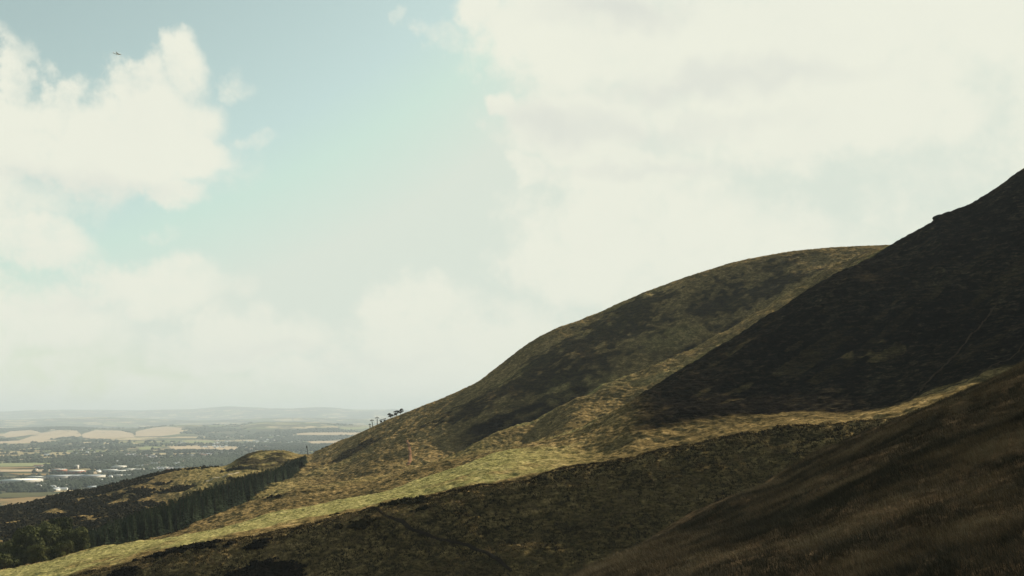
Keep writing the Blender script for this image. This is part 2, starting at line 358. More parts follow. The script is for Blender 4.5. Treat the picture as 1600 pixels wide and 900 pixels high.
def hill_material():
    m = bpy.data.materials.new("moor_turf"); m.use_nodes = True
    T = NT(m.node_tree); b = T.n['Principled BSDF']
    g = T.node('ShaderNodeNewGeometry'); P = g.outputs['Position']
    at = T.node('ShaderNodeAttribute', attribute_name='cover')
    s = T.node('ShaderNodeSeparateColor'); T.put(s.inputs[0], at.outputs['Color'])
    n_l = T.noise(P, 0.022, 5, 0.62); n_m = T.noise(P, 0.24, 7, 0.68, 0.4)
    strp = T.vmath('MULTIPLY', P, (0.17, 0.17, 0.85)); n_t = T.noise(strp, 1.0, 7, 0.68, 0.6)
    n_f = T.noise(T.vmath('MULTIPLY', P, (0.7, 0.7, 1.8)), 1.1, 6, 0.7)
    mixv = T.math('ADD', T.math('MULTIPLY', n_m.outputs[0], 0.45), T.math('ADD', T.math('MULTIPLY', n_t.outputs[0], 0.35), T.math('MULTIPLY', n_l.outputs[0], 0.2)))
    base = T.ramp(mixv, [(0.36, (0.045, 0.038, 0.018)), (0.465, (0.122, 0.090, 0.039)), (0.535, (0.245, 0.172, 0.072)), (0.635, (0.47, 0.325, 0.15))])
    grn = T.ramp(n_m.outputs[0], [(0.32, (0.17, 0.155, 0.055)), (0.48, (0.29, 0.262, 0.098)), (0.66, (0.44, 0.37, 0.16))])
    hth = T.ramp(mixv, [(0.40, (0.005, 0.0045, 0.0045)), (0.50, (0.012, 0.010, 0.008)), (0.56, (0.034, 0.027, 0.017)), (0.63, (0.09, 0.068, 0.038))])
    rst = T.ramp(mixv, [(0.38, (0.030, 0.028, 0.022)), (0.48, (0.065, 0.050, 0.032)), (0.56, (0.12, 0.082, 0.048)), (0.64, (0.19, 0.13, 0.08))])
    scr = T.ramp(n_t.outputs[0], [(0.4, (0.010, 0.013, 0.008)), (0.6, (0.035, 0.034, 0.018))])
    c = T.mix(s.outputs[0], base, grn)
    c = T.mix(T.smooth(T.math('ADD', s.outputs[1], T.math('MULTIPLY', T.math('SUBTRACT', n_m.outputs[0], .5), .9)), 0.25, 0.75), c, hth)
    c = T.mix(s.outputs[2], c, rst)
    sc_f = T.smooth(T.math('ADD', at.outputs['Alpha'], T.math('MULTIPLY', T.math('SUBTRACT', n_t.outputs[0], .5), .8)), 0.3, 0.6)
    c = T.mix(sc_f, c, scr)
    fine = T.smooth(n_f.outputs[0], 0.32, 0.68, 0.52, 1.45)
    c = T.mix(1.0, c, T.node('ShaderNodeCombineColor').outputs[0], 'MULTIPLY')
    cc = c.node.inputs[7].links[0].from_node
    for i in range(3): T.put(cc.inputs[i], fine)
    T.put(b.inputs['Base Color'], c)
    b.inputs['Roughness'].default_value = 1.0; b.inputs['Specular IOR Level'].default_value = 0.0
    hgt = T.math('ADD', T.math('MULTIPLY', n_t.outputs[0], 1.5), T.math('MULTIPLY', n_f.outputs[0], 0.65))
    bp = T.node('ShaderNodeBump'); bp.inputs['Strength'].default_value = 0.85; bp.inputs['Distance'].default_value = 1.0
    T.put(bp.inputs['Height'], hgt); T.put(b.inputs['Normal'], bp.outputs[0])
    return m
M_hill = hill_material()
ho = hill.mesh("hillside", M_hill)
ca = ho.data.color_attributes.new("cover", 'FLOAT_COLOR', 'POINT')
ca.data.foreach_set('color', np.stack([green, heath_and_shade, rust, scrub], axis=-1).astype(np.float32).ravel())
tag(ho, 'rounded grassy hillside with spurs, a shaded flank and a pale green bench', kind='structure')

# unseen slope behind the camera, added to keep sky light off shaded ground
def rear():
    xs = np.linspace(-700, 700, 120); yy = np.linspace(1.5, -700, 90)
    XX, YY = np.meshgrid(xs, yy)
    ZZ = -6 + 0.33 * XX - 0.1 * YY + 0.32 * np.maximum(0, -YY - 12) + 4.2 * np.exp(-(np.hypot(XX, YY) / 3.5) ** 2) + fbm(XX, YY, 50, 4, 71) * np.clip(-YY / 40, 0, 1) * 5
    ZZ = np.maximum(ZZ, -207)
    idx = np.arange(XX.size).reshape(XX.shape)
    q = np.stack([idx[:-1, :-1], idx[1:, :-1], idx[1:, 1:], idx[:-1, 1:]], axis=-1).reshape(-1, 4)
    o = mesh_np("unseen_hill_behind", np.stack([XX, YY, ZZ], -1).reshape(-1, 3), quads=q, mats=[M_hill], smooth=True)
    c2 = o.data.color_attributes.new("cover", 'FLOAT_COLOR', 'POINT')
    c2.data.foreach_set('color', np.tile(np.array([0, .3, 1, 0], np.float32), XX.size))
    tag(o, kind='structure')
rear()

# ------------------------------------------------------------------ the plain and the far hills
PLL = []
def zl(pts, Yv): return [(p, z, Yv, 'z') for p, z in pts]
PLL.append(zl([(-1400, -208), (0, -208), (3200, -208)], 1200)); PLL.append(zl([(-1400, -200), (0, -200), (3200, -200)], 2000))
PLL.append(zl([(-1400, -198), (0, -199), (3200, -199)], 5500))
PLL.append([(-1400, 685, 9500), (0, 690, 9500), (200, 687, 9500), (400, 690, 9500), (600, 688, 9500), (3200, 688, 9500)])
PLL.append([(-1400, 670, 16000), (0, 670, 16000), (100, 667, 16000), (160, 669, 16000), (220, 668, 16000), (300, 664, 16000), (360, 664, 16000),
            (420, 659, 16000), (500, 660, 16000), (570, 664, 16000), (700, 664, 16000), (3200, 668, 16000)])
PLL.append([(-1400, 672, 19000), (3200, 672, 19000)])
PLL.append([(-1400, 655, 25000), (0, 657, 25000), (150, 653, 25000), (300, 656, 25000), (450, 652, 25000), (560, 655, 25000), (640, 652, 25000), (3200, 656, 25000)])
PLL.append([(-1400, 660, 29000), (3200, 660, 29000)])
PLL.append([(-1400, 646, 37000), (0, 646, 37000), (60, 643, 37000), (150, 642, 37000), (230, 641, 37000), (300, 639, 37000), (355, 635.5, 37000), (390, 638, 37000),
            (430, 640, 37000), (500, 638, 37000), (560, 641, 37000), (700, 644, 37000), (1400, 646, 37000), (3200, 650, 37000)])
PLL.append(zl([(-1400, -100), (3200, -100)], 43000))
pus = (np.concatenate([np.linspace(-1400, -60, 60, endpoint=False), np.linspace(-60, 720, 420), np.linspace(730, 3200, 90)]) - HX) / F
pys = np.concatenate([np.linspace(1200, 2000, 12, endpoint=False), np.geomspace(2000, 19500, 460, endpoint=False), np.geomspace(19500, 43000, 170)])
plain = Fan(PLL, pus, pys)
plain.Z += fbm(plain.X, plain.Y, 1400, 4, 81) * np.interp(plain.Y, [2000, 5500, 12500, 16000, 37000, 43000], [1, 3, 30, 16, 60, 80]) \
         + fbm(plain.X, plain.Y, 5000, 3, 91) * np.interp(plain.Y, [18500, 27000, 43000], [0, 50, 120])
def plain_material():
    m = bpy.data.materials.new("farmland"); m.use_nodes = True
    T = NT(m.node_tree); b = T.n['Principled BSDF']
    g = T.node('ShaderNodeNewGeometry'); P = g.outputs['Position']
    wp = T.vmath('ADD', P, T.vmath('MULTIPLY', T.vmath('SUBTRACT', T.noise(P, 0.0012, 3).outputs['Color'], (.5, .5, .5)), (500, 500, 0)))
    def vor(scale, feat='F1'):
        v = T.node('ShaderNodeTexVoronoi', feature=feat); v.inputs['Scale'].default_value = 1.0
        T.put(v.inputs['Vector'], T.vmath('MULTIPLY', wp, (scale, scale * 0.7, 0))); return v
    v = vor(0.0030); sc = T.node('ShaderNodeSeparateColor'); T.put(sc.inputs[0], v.outputs['Color'])
    fld = T.ramp(sc.outputs[0], [(0.0, (0.06, 0.085, 0.035)), (0.3, (0.10, 0.125, 0.05)), (0.5, (0.16, 0.17, 0.07)), (0.7, (0.36, 0.28, 0.15)), (0.9, (0.42, 0.34, 0.2))])
    e = vor(0.0030, 'DISTANCE_TO_EDGE'); hedge = T.smooth(e.outputs[0], 0.02, 0.05)
    c = T.mix(hedge, (0.02, 0.028, 0.015), fld)
    wood = T.smooth(T.noise(P, 0.0011, 5, 0.6).outputs[0], 0.47, 0.53)
    c = T.mix(T.math('MULTIPLY', wood, 0.9), c, (0.028, 0.036, 0.02))
    T.put(b.inputs['Base Color'], c); b.inputs['Roughness'].default_value = 1; b.inputs['Specular IOR Level'].default_value = 0.05
    return m
po = plain.mesh("plain", plain_material()); tag(po, 'farmed plain with fields and woods reaching the far hazy hills', kind='structure')

# fields told apart on the plain
def drape(name, poly, fan, lo, hi, mat, lift=1.5, n=26):
    """poly: corners as bearing / height angle; a sheet following the ground"""
    pts = np.array([fan.seen(px, py, lo, hi)[:2] for px, py in poly]); c = pts.mean(axis=0)
    k = len(pts); V = []; Q = []; T3 = []
    per = 6
    ring = np.array([pts[i] + (pts[(i + 1) % k] - pts[i]) * j / per for i in range(k) for j in range(per)])
    m_ = len(ring); rings = 7
    for a in range(rings):
        V.append(c + (ring - c) * (1 - a / rings))
    V = np.concatenate(V + [c[None, :]])
    for a in range(rings - 1):
        for i in range(m_): Q.append((a * m_ + i, a * m_ + (i + 1) % m_, (a + 1) * m_ + (i + 1) % m_, (a + 1) * m_ + i))
    for i in range(m_): T3.append(((rings - 1) * m_ + i, (rings - 1) * m_ + (i + 1) % m_, rings * m_))
    z = fan.h(V[:, 0], V[:, 1]) + lift
    o = mesh_np(name, np.column_stack([V, z]), tris=T3, quads=Q, mats=[mat]); tag(o, kind='structure'); return o, pts
M_stub = simple_mat("stubble", (0.40, 0.315, 0.215), var=0.18, scale=0.01)
M_past = simple_mat("pasture", (0.22, 0.235, 0.12), var=0.15, scale=0.01)
M_brownf = simple_mat("dry_field", (0.24, 0.17, 0.085), var=0.25, scale=0.012)
M_dull = simple_mat("rough_field", (0.09, 0.09, 0.045), var=0.25, scale=0.01)
fields = [([(0, 724), (84, 724), (80, 729), (0, 730)], M_past), ([(0, 731), (82, 730), (80, 732), (0, 733)], M_brownf), ([(0, 735), (83, 734), (80, 737.5), (0, 738)], M_stub),
    ([(10, 740), (78, 741), (76, 744), (30, 743)], M_brownf), ([(0, 780), (60, 778), (105, 770), (140, 765), (150, 768), (60, 790), (0, 791)], M_brownf),
    ([(0, 771), (80, 770), (95, 774), (40, 778), (0, 779)], M_dull), ([(0, 785), (50, 787), (60, 800), (0, 802)], M_dull),
    ([(22, 719), (50, 717), (60, 719), (40, 721)], M_stub), ([(216, 700), (235, 698), (250, 699), (235, 703), (218, 703)], M_past),
    ([(263, 698), (330, 697), (372, 698), (370, 703), (270, 703)], M_stub), ([(283, 689), (330, 689), (345, 692), (290, 693)], M_past),
    ([(0, 681), (15, 674), (50, 672), (66, 677), (40, 681), (10, 684)], M_stub), ([(30, 688), (60, 678), (92, 672), (120, 673), (128, 681), (90, 686), (30, 691)], M_stub),
    ([(128, 679), (150, 672), (185, 673), (208, 678), (212, 684), (150, 686), (130, 684)], M_stub), ([(212, 682), (212, 675), (240, 668), (262, 666.5), (288, 669), (282, 678), (250, 682)], M_stub),
    ([(462, 678), (485, 676), (560, 676), (575, 674), (560, 680), (465, 680)], M_stub), ([(0, 690), (40, 688), (90, 688), (60, 692), (0, 694)], M_stub),
    ([(480, 690), (560, 688), (540, 694), (490, 694)], M_stub), ([(145, 732), (149, 732), (152, 741), (146, 741)], M_stub), ([(530, 670), (575, 666), (580, 669), (545, 672)], M_past)]
field_pts = []
for poly, mt in fields:
    o, pts = drape("field", poly, plain, 2000, 16600, mt, lift=2.0); field_pts.append(pts)

# ------------------------------------------------------------------ haze
hb = bpy.data.meshes.new("haze")
x0, x1, y0, y1, z0, z1 = -66000, 72000, -1500, 44500, -420, 640
hv = [(x, y, z) for z in (z0, z1) for y in (y0, y1) for x in (x0, x1)]
hb.from_pydata(hv, [], [(0, 2, 3, 1), (4, 5, 7, 6), (0, 1, 5, 4), (2, 6, 7, 3), (0, 4, 6, 2), (1, 3, 7, 5)])
haze = bpy.data.objects.new("haze", hb); C.objects.link(haze); tag(haze, 'pale haze lying over the plain and the distant hills', 'haze', kind='stuff')
hm = bpy.data.materials.new("haze"); hm.use_nodes = True; hm.node_tree.nodes.clear()
HN = NT(hm.node_tree); pv = HN.node('ShaderNodeVolumePrincipled'); ho2 = HN.node('ShaderNodeOutputMaterial')
pv.inputs['Color'].default_value = (0.78, 0.895, 0.99, 1); pv.inputs['Density'].default_value = 5.0e-5; pv.inputs['Anisotropy'].default_value = 0.0
HN.l.new(pv.outputs[0], ho2.inputs['Volume']); hb.materials.append(hm)

# ------------------------------------------------------------------ foliage kit
def leaf_mat(name, dark, light, scale=0.6):
    m = bpy.data.materials.new(name); m.use_nodes = True
    T = NT(m.node_tree); b = T.n['Principled BSDF']
    g = T.node('ShaderNodeNewGeometry'); oi = T.node('ShaderNodeObjectInfo')
    nz = T.noise(T.vmath('ADD', g.outputs['Position'], oi.outputs['Location']), scale, 4, 0.6)
    f = T.math('ADD', T.math('MULTIPLY', nz.outputs[0], 0.75), T.math('MULTIPLY', oi.outputs['Random'], 0.3))
    T.put(b.inputs['Base Color'], T.ramp(f, [(0.3, dark), (0.75, light)]))
    b.inputs['Roughness'].default_value = 1.0; b.inputs['Specular IOR Level'].default_value = 0.02
    return m
M_pine = leaf_mat("pine_needles", (0.014, 0.024, 0.016), (0.065, 0.085, 0.045), 0.3)
M_leaf = leaf_mat("broad_leaves", (0.022, 0.030, 0.012), (0.11, 0.115, 0.045), 0.35)
M_scrub = leaf_mat("gorse_leaves", (0.009, 0.011, 0.006), (0.042, 0.034, 0.016), 0.1)
M_heather = leaf_mat("heather_leaves", (0.010, 0.010, 0.008), (0.032, 0.026, 0.018), 0.5)
M_woodf = leaf_mat("far_wood_leaves", (0.010, 0.017, 0.014), (0.040, 0.052, 0.034), 0.006)
M_bark = simple_mat("bark", (0.07, 0.05, 0.035), var=0.4, scale=3)

def tube(pts, rad, n=6):
    V = []; Q = []
    for i, (p, r_) in enumerate(zip(pts, rad)):
        p = Vector(p); d = (Vector(pts[min(i + 1, len(pts) - 1)]) - Vector(pts[max(i - 1, 0)])).normalized()
        a = d.orthogonal().normalized(); b_ = d.cross(a)
        for k in range(n):
            t = 2 * math.pi * k / n; V.append(p + (a * math.cos(t) + b_ * math.sin(t)) * r_)
    for i in range(len(pts) - 1):
        for k in range(n): Q.append((i * n + k, i * n + (k + 1) % n, (i + 1) * n + (k + 1) % n, (i + 1) * n + k))
    return V, Q
def pack(parts):
    V = []; Q = []
    for v, q in parts:
        b0 = len(V); V += [tuple(x) for x in v]; Q += [tuple(i + b0 for i in f) for f in q]
    return V, Q
def box(cx, cy, cz, sx, sy, sz, rz=0.0, tilt=0.0):
    V = []
    for z in (-1, 1):
        for y in (-1, 1):
            for x in (-1, 1):
                px, py, pz = x * sx / 2, y * sy / 2, z * sz / 2
                px, pz = px * math.cos(tilt) + pz * math.sin(tilt), -px * math.sin(tilt) + pz * math.cos(tilt)
                V.append((cx + px * math.cos(rz) - py * math.sin(rz), cy + px * math.sin(rz) + py * math.cos(rz), cz + pz))
    return V, [(0, 2, 3, 1), (4, 5, 7, 6), (0, 1, 5, 4), (2, 6, 7, 3), (0, 4, 6, 2), (1, 3, 7, 5)]
def obj_of(name, VQ, mat, parent=None, smooth=False):
    return mesh_np(name, VQ[0], quads=VQ[1], mats=[mat], parent=parent, smooth=smooth)
def leaf_quads(cen, nrm, size, rg):
    """irregular leaf sprays: one quad each, around points cen facing roughly nrm"""
    n = len(cen); a = rg.normal(size=(n, 3)); nn = nrm + rg.normal(size=(n, 3)) * 0.55
    nn /= np.linalg.norm(nn, axis=1, keepdims=True); t = np.cross(nn, a); t /= np.linalg.norm(t, axis=1, keepdims=True); b_ = np.cross(nn, t)
    s1 = size * rg.uniform(0.6, 1.3, (n, 1)); s2 = size * rg.uniform(0.35, 0.8, (n, 1))
    V = np.stack([cen - t * s1, cen - b_ * s2, cen + t * s1, cen + b_ * s2 * rg.uniform(0.3, 1.2, (n, 1))], axis=1).reshape(-1, 3)
    return V, np.arange(n * 4).reshape(n, 4)

def make_pine(seed, label, group):
    rg = np.random.default_rng(seed)
    root = empty('pine_tree', (0, 0, 0)); tag(root, label, 'tree', group)
    H = 14.0
    obj_of('trunk', tube([(0, 0, -1), (0.05, 0, 5), (0, 0.05, 10), (0, 0, H)], [0.26, 0.2, 0.12, 0.02], 7), M_bark, root)
    T3 = []; V = []
    z = 1.6
    while z < H - 0.1:
        f = (H - z) / (H - 1.6); rad = (0.25 + 2.35 * f ** 0.8) * rg.uniform(0.8, 1.12); k = int(7 + 5 * f); a0 = rg.uniform(0, 6.28)
        for i in range(k):
            a = a0 + 6.283 * i / k + rg.normal() * 0.12; L_ = rad * rg.uniform(0.65, 1.15); drop = L_ * rg.uniform(0.15, 0.42)
            d = np.array([math.cos(a), math.sin(a), 0]); s_ = np.array([-d[1], d[0], 0])
            for q in range(5):                                    # sprays along the bough
                t0 = 0.15 + 0.17 * q; c0 = np.array([0, 0, z]) + d * L_ * t0 - np.array([0, 0, drop * t0 * t0])
                w = L_ * 0.30 * (1.05 - t0)
                for sg in (-1, 1):
                    tip = c0 + d * L_ * 0.26 + s_ * sg * w * rg.uniform(0.8, 1.4) - np.array([0, 0, rg.uniform(0.05, 0.35)])
                    b0 = len(V); V += [c0 - d * 0.1, c0 + d * L_ * 0.22 - np.array([0, 0, drop * 0.2]), tip]; T3.append((b0, b0 + 1, b0 + 2))
        z += 0.34 + 0.42 * f
    mesh_np('crown', V, tris=T3, mats=[M_pine], parent=root)
    return root
def make_broadleaf(seed, label, group, H=12.0, W_=6.2, leaves=5200, mat=None, squat=1.0, name='broadleaf_tree', low=0.32, top=0.86):
    rg = np.random.default_rng(seed); mat = mat or M_leaf
    root = empty(name, (0, 0, 0)); tag(root, label, 'tree', group)
    parts = [tube([(0, 0, -1), (0.1, 0, H * .18), (0, 0.1, H * .38), (0.1, 0, H * .62)], [H * .032, H * .025, H * .02, H * .008], 8)]
    lobes = []
    for i in range(15):
        a = rg.uniform(0, 6.28); zz = rg.uniform(low, top); rr = W_ * (1 - abs(zz - 0.5) * 1.0) * rg.uniform(0.35, 0.8)
        c = np.array([math.cos(a) * rr, math.sin(a) * rr, H * zz * squat]); lobes.append((c, W_ * rg.uniform(0.26, 0.44)))
        parts.append(tube([(0, 0, H * (.15 + .2 * rg.random())), tuple(c * [0.5, 0.5, 0.8]), tuple(c)], [H * .013, H * .008, H * .003], 5))
    obj_of('trunk', pack(parts), M_bark, root)
    tot = sum(l[1] ** 2 for l in lobes); CV = []; NV = []
    for c, r_ in lobes:
        n = int(leaves * r_ ** 2 / tot); d = rg.normal(size=(n, 3)); d /= np.linalg.norm(d, axis=1, keepdims=True)
        d[:, 2] = np.where(d[:, 2] < -0.35, -d[:, 2], d[:, 2])
        bump = 1 + 0.22 * np.sin(d[:, 0] * 7 + c[0]) * np.sin(d[:, 1] * 6 + c[1]) * np.cos(d[:, 2] * 6)
        CV.append(c + d * (r_ * bump * rg.uniform(0.72, 1.06, n))[:, None] * [1, 1, 0.85]); NV.append(d)
    V, Q = leaf_quads(np.concatenate(CV), np.concatenate(NV), W_ * 0.062, rg)
    mesh_np('crown', V, quads=Q, mats=[mat], parent=root)
    return root
def place(o, x, y, s=1.0, rz=None, dz=0.0, sz=None):
    o.location = (x, y, float(hill.h(x, y)) + dz); o.scale = (s, s, sz or s)
    o.rotation_euler = (0, 0, random.uniform(0, 6.28) if rz is None else rz)

# ------------------------------------------------------------------ the conifer plantation
PL_label = 'tall dark conifer packed in the plantation strip below the ridge'
PG = 'conifers of the plantation strip'
protos = [make_pine(s_, PL_label, PG) for s_ in (1, 2, 3, 4)]
edge_px = [132, 200, 260, 310, 400, 480]; edge_py = [861, 848, 838, 828, 781, 744]; edge_Y = [400, 425, 450, 480, 590, 760]
top_py = [831, 805, 783, 765, 737, 720]
spots = []
first_used = [False] * 4
def add_pine(x, y, s, sz):
    k = random.randrange(4)
    o = protos[k] if not first_used[k] else copy_tree(protos[k]); first_used[k] = True
    place(o, x, y, s, sz=sz)
rp = np.random.default_rng(5)
N = 296; cnt = 0
for i in range(4000):
    if cnt >= N: break
    px = 134 + (478 - 134) * rp.random() ** 0.9
    Ye = np.interp(px, edge_px, edge_Y); depth = np.interp(px, [134, 300, 480], [42, 42, 30])
    t = rp.random() ** 1.2
    y = Ye + 4 + depth * t; x = (px - HX) / F * y
    if any((x - a) ** 2 + (y - b_) ** 2 < 2.6 ** 2 for a, b_ in spots): continue
    base = float(hill.h(x, y)); zt = (HY - np.interp(px, edge_px, top_py)) / F * y
    hgt = np.clip(zt - base, 7, 24) * rp.uniform(0.68, 1.08)
    spots.append((x, y)); s = hgt / 14
    add_pine(x, y, min(1.5, max(0.95, s) * rp.uniform(1.0, 1.6)), s); cnt += 1
print('pines', cnt)
src = protos[0].children
cr = [c for c in src if c.name.startswith('crown')][0].data
PV = np.empty(len(cr.vertices) * 3, np.float32); cr.vertices.foreach_get('co', PV); PV = PV.reshape(-1, 3, 3)[::3]
PV = PV.mean(axis=1, keepdims=True) + (PV - PV.mean(axis=1, keepdims=True)) * 1.5
out = []
for i in range(6000):
    if len(out) >= 420: break
    px = 134 + (474 - 134) * rp.random() ** 0.9; Ye = np.interp(px, edge_px, edge_Y)
    y = Ye + np.interp(px, [134, 300, 480], [46, 46, 34]) + rp.random() * np.interp(px, [134, 300, 480], [55, 60, 25]); x = (px - HX) / F * y
    if any((x - a) ** 2 + (y - b_) ** 2 < 2.8 ** 2 for a, b_ in spots): continue
    base = float(hill.h(x, y)); zt = (HY - np.interp(px, edge_px, top_py)) / F * y; s = np.clip((zt - base) * rp.uniform(.7, 1.03), 6, 20) / 14
    spots.append((x, y)); a = rp.uniform(0, 6.28); ca_, sa_ = math.cos(a), math.sin(a); w_ = min(1.5, max(.95, s) * 1.2)
    q = PV.copy(); q[..., 0], q[..., 1] = (PV[..., 0] * ca_ - PV[..., 1] * sa_) * w_ + x, (PV[..., 0] * sa_ + PV[..., 1] * ca_) * w_ + y; q[..., 2] = PV[..., 2] * s + base
    out.append(q.reshape(-1, 3))
V = np.concatenate(out); o = mesh_np('conifer_wood', V, tris=np.arange(len(V)).reshape(-1, 3), mats=[M_pine]); tag(o, 'dark conifers filling the back of the plantation strip', 'woodland', kind='stuff')

# ------------------------------------------------------------------ broadleaved trees at the lower left
bl = [(14, 862, 410, 13, 'broad leafy tree at the lower left edge, below the scrubby slope'), (30, 880, 392, 10, 'low rounded tree tucked at the bottom left over the grass'),
      (52, 858, 400, 13.5, 'round leafy tree left of the middle of the lower left clump'), (78, 872, 396, 12.5, 'bushy tree in the front row of the lower left clump'),
      (70, 842, 430, 13, 'leafy tree behind the front row, its top the highest of the clump'), (100, 856, 415, 13, 'leafy tree right of the middle of the lower left clump'),
      (118, 852, 408, 11, 'leafy tree where the clump meets the conifers'), (128, 856, 396, 8, 'small rounded tree at the right end of the lower left clump'),
      (38, 838, 440, 11, 'leafy tree in the back row of the clump, left side'), (3, 884, 385, 11, 'dark leafy tree cut by the left edge of the picture'),
      (98, 880, 385, 8, 'low leafy tree just above the pale grass edge'), (95, 832, 450, 10, 'leafy tree in the back row beside the golden clearing'),
      (60, 888, 378, 8, 'small leafy tree lowest in the clump above the pale turf')]
bp_ = [make_broadleaf(11, 'x', None), make_broadleaf(12, 'x', None, W_=5.4), make_broadleaf(13, 'x', None, W_=6.8)]
for i, (px, cy, Yv, h_, lab) in enumerate(bl):
    o = bp_[i] if i < 3 else copy_tree(bp_[i % 3])
    x = (px - HX) / F * Yv; s = h_ / 12 * 1.18
    zc = (HY - cy) / F * Yv                                     # height of the middle of the crown
    g0 = float(hill.h(x, Yv)); stretch = max(0.6, (zc - g0) / 6.6)
    place(o, x, Yv, s, sz=min(1.5, max(0.8, stretch)) * 1.15)
    tag(o, lab, 'tree', 'broadleaved trees at the lower left')

# trees on the skyline
sk = [(611, 652, 9, 5.2, 'rounded wind-clipped tree standing left on the skyline beside the lift masts'),
      (620, 650.5, 8, 4.6, 'left one of the two joined skyline trees, lower than its neighbour'),
      (626, 648, 8, 4.6, 'highest tree on the skyline, leaning over the slope')]
for i, (px, py, wpx, h_, lab) in enumerate(sk):
    Yv = float(np.interp((px - HX) / F, us, hill.YK[14])) - 3
    x = (px - HX) / F * Yv
    o = make_broadleaf(21 + i, lab, 'skyline trees', H=5.6, W_=2.5, leaves=2200, mat=M_scrub, low=0.28, top=0.85)
    place(o, x, Yv, 1.35, 0.3 * i, dz=0.0, sz=1.0)
    o.rotation_euler = (0, -0.15, 0.3 * i)

# ------------------------------------------------------------------ scrub, gorse and heather as ground cover
def blobs_mesh(name, cx, cy, cz, rad, hgt, mat, rg, leaves=36, size=0.3, label=None, cat=None):
    n = len(cx); d = rg.normal(size=(n, leaves, 3)); d /= np.linalg.norm(d, axis=2, keepdims=True); d[:, :, 2] = np.abs(d[:, :, 2])
    q = rg.uniform(0.7, 1.08, (n, leaves, 1))
    c = np.stack([cx, cy, cz], -1)[:, None, :] + d * q * np.stack([rad, rad, hgt], -1)[:, None, :]
    sz = np.repeat(rad * size, leaves)[:, None]
    cc = c.reshape(-1, 3); nn = d.reshape(-1, 3)
    a = rg.normal(size=cc.shape); nr = nn + rg.normal(size=cc.shape) * 0.4; nr /= np.linalg.norm(nr, axis=1, keepdims=True)
    t = np.cross(nr, a); t /= np.linalg.norm(t, axis=1, keepdims=True); b_ = np.cross(nr, t)
    s1 = sz * rg.uniform(0.7, 1.3, (len(cc), 1)); s2 = sz * rg.uniform(0.5, 1, (len(cc), 1))
    V = np.stack([cc - t * s1, cc - b_ * s2, cc + t * s1, cc + b_ * s2], axis=1).reshape(-1, 3)
    o = mesh_np(name, V, quads=np.arange(len(V)).reshape(-1, 4), mats=[mat])
    tag(o, label, cat, kind='stuff'); return o
rs = np.random.default_rng(9)
def grid_pick(weight, n, rg, jitter=0.6):
    """pick n vertices of the hill grid, weighted, and return their positions"""
    area = np.gradient(ys)[:, None] * (np.gradient(us)[None, :] * ys[:, None])
    p = (weight * area).ravel(); p = np.clip(p, 0, None); p /= p.sum()
    k = rg.choice(p.size, n, p=p)
    x = hill.X.ravel()[k] + rg.normal(size=n) * jitter; y = hill.Y.ravel()[k] + rg.normal(size=n) * jitter
    return x, y, hill.h(x, y)
inview = ((pxg > -50) & (pxg < 1650)).astype(float)
# gorse scrub on the left spur, thickest towards its lower outline
w = scrub ** 2 * inview * sm(-hill.YK[14][None, :] + Y, -330, -60) * (Y < 915) * (1 - 0.93 * sm(pxg, 250, 330)); w = w * (scrub > 0.5) + 0.12 * scrub ** 2 * inview * (Y < 915)
w = w * (1 - (pxg < 150) * (Y < 500))
x, y, z = grid_pick(w, 4300, rs, 1.5)
dark = np.clip((260 - (x / y * F + HX)) / 200, 0, 1)
rad = rs.uniform(0.9, 2.3, len(x)) * (1 + 0.5 * dark); blobs_mesh('gorse_scrub', x, y, z - 0.3, rad, rad * rs.uniform(0.7, 1.3, len(x)), M_scrub, rs, 26, 0.42, 'dark gorse and bushes spread over the left spur', 'scrub')
# heather clumps along the lower edge of the bright bench
fr2 = hill.line_frac(6, 7)
w = (heath_and_shade * (1 - rust)) ** 3 * inview * (Y > 200) * (Y < 345) * sm(-pxg, -500, -440) * sm(pxg, 100, 170) * (fr2 > -0.55) * (fr2 < 0.35)
x, y, z = grid_pick(w, 3800, rs, 0.7)
rad = rs.uniform(0.5, 1.5, len(x)); blobs_mesh('heather', x, y, z - 0.2, rad, rad * rs.uniform(0.35, 0.65, len(x)), M_heather, rs, 24, 0.4, 'dark heather clumps along the lower edge of the bright turf', 'heather')
# single dark bushes in the hollow
for px, py, lo, hi, r_, n, lab in [(625, 786, 200, 340, 3.6, 26, 'long dark bush at the edge of the sunlit turf'), (660, 795, 200, 340, 2.0, 9, 'small dark bush just right of the long dark bush'),
                          (566, 818, 200, 340, 3.6, 16, 'flat dark bush in the shaded hollow left of the thin track'), (530, 803, 240, 400, 1.6, 8, 'tiny dark bush on the shadow line of the turf'),
                          (432, 776, 380, 700, 3.0, 12, 'dark bush on the slope beside the plantation'), (508, 697, 780, 920, 2.4, 8, 'low dark bush on the skyline above the lone mast')]:
    xx, yy, zz = hill.seen(px, py, lo, hi)
    bx = rs.normal(size=n) * r_ * 0.8; by = rs.normal(size=n) * r_ * 0.35
    rad = rs.uniform(0.5, 1.3, n) * min(1.3, r_ / 2.4)
    o = blobs_mesh('bush', xx + bx - xx, yy + by - yy, hill.h(xx + bx, yy + by) - 0.2 - zz, rad, rad * 0.75, M_scrub, rs, 60, 0.3)
    o.location = (xx, yy, zz); tag(o, lab, 'bush', 'dark bushes scattered on the slopes')
    if 'kind' in o: del o['kind']

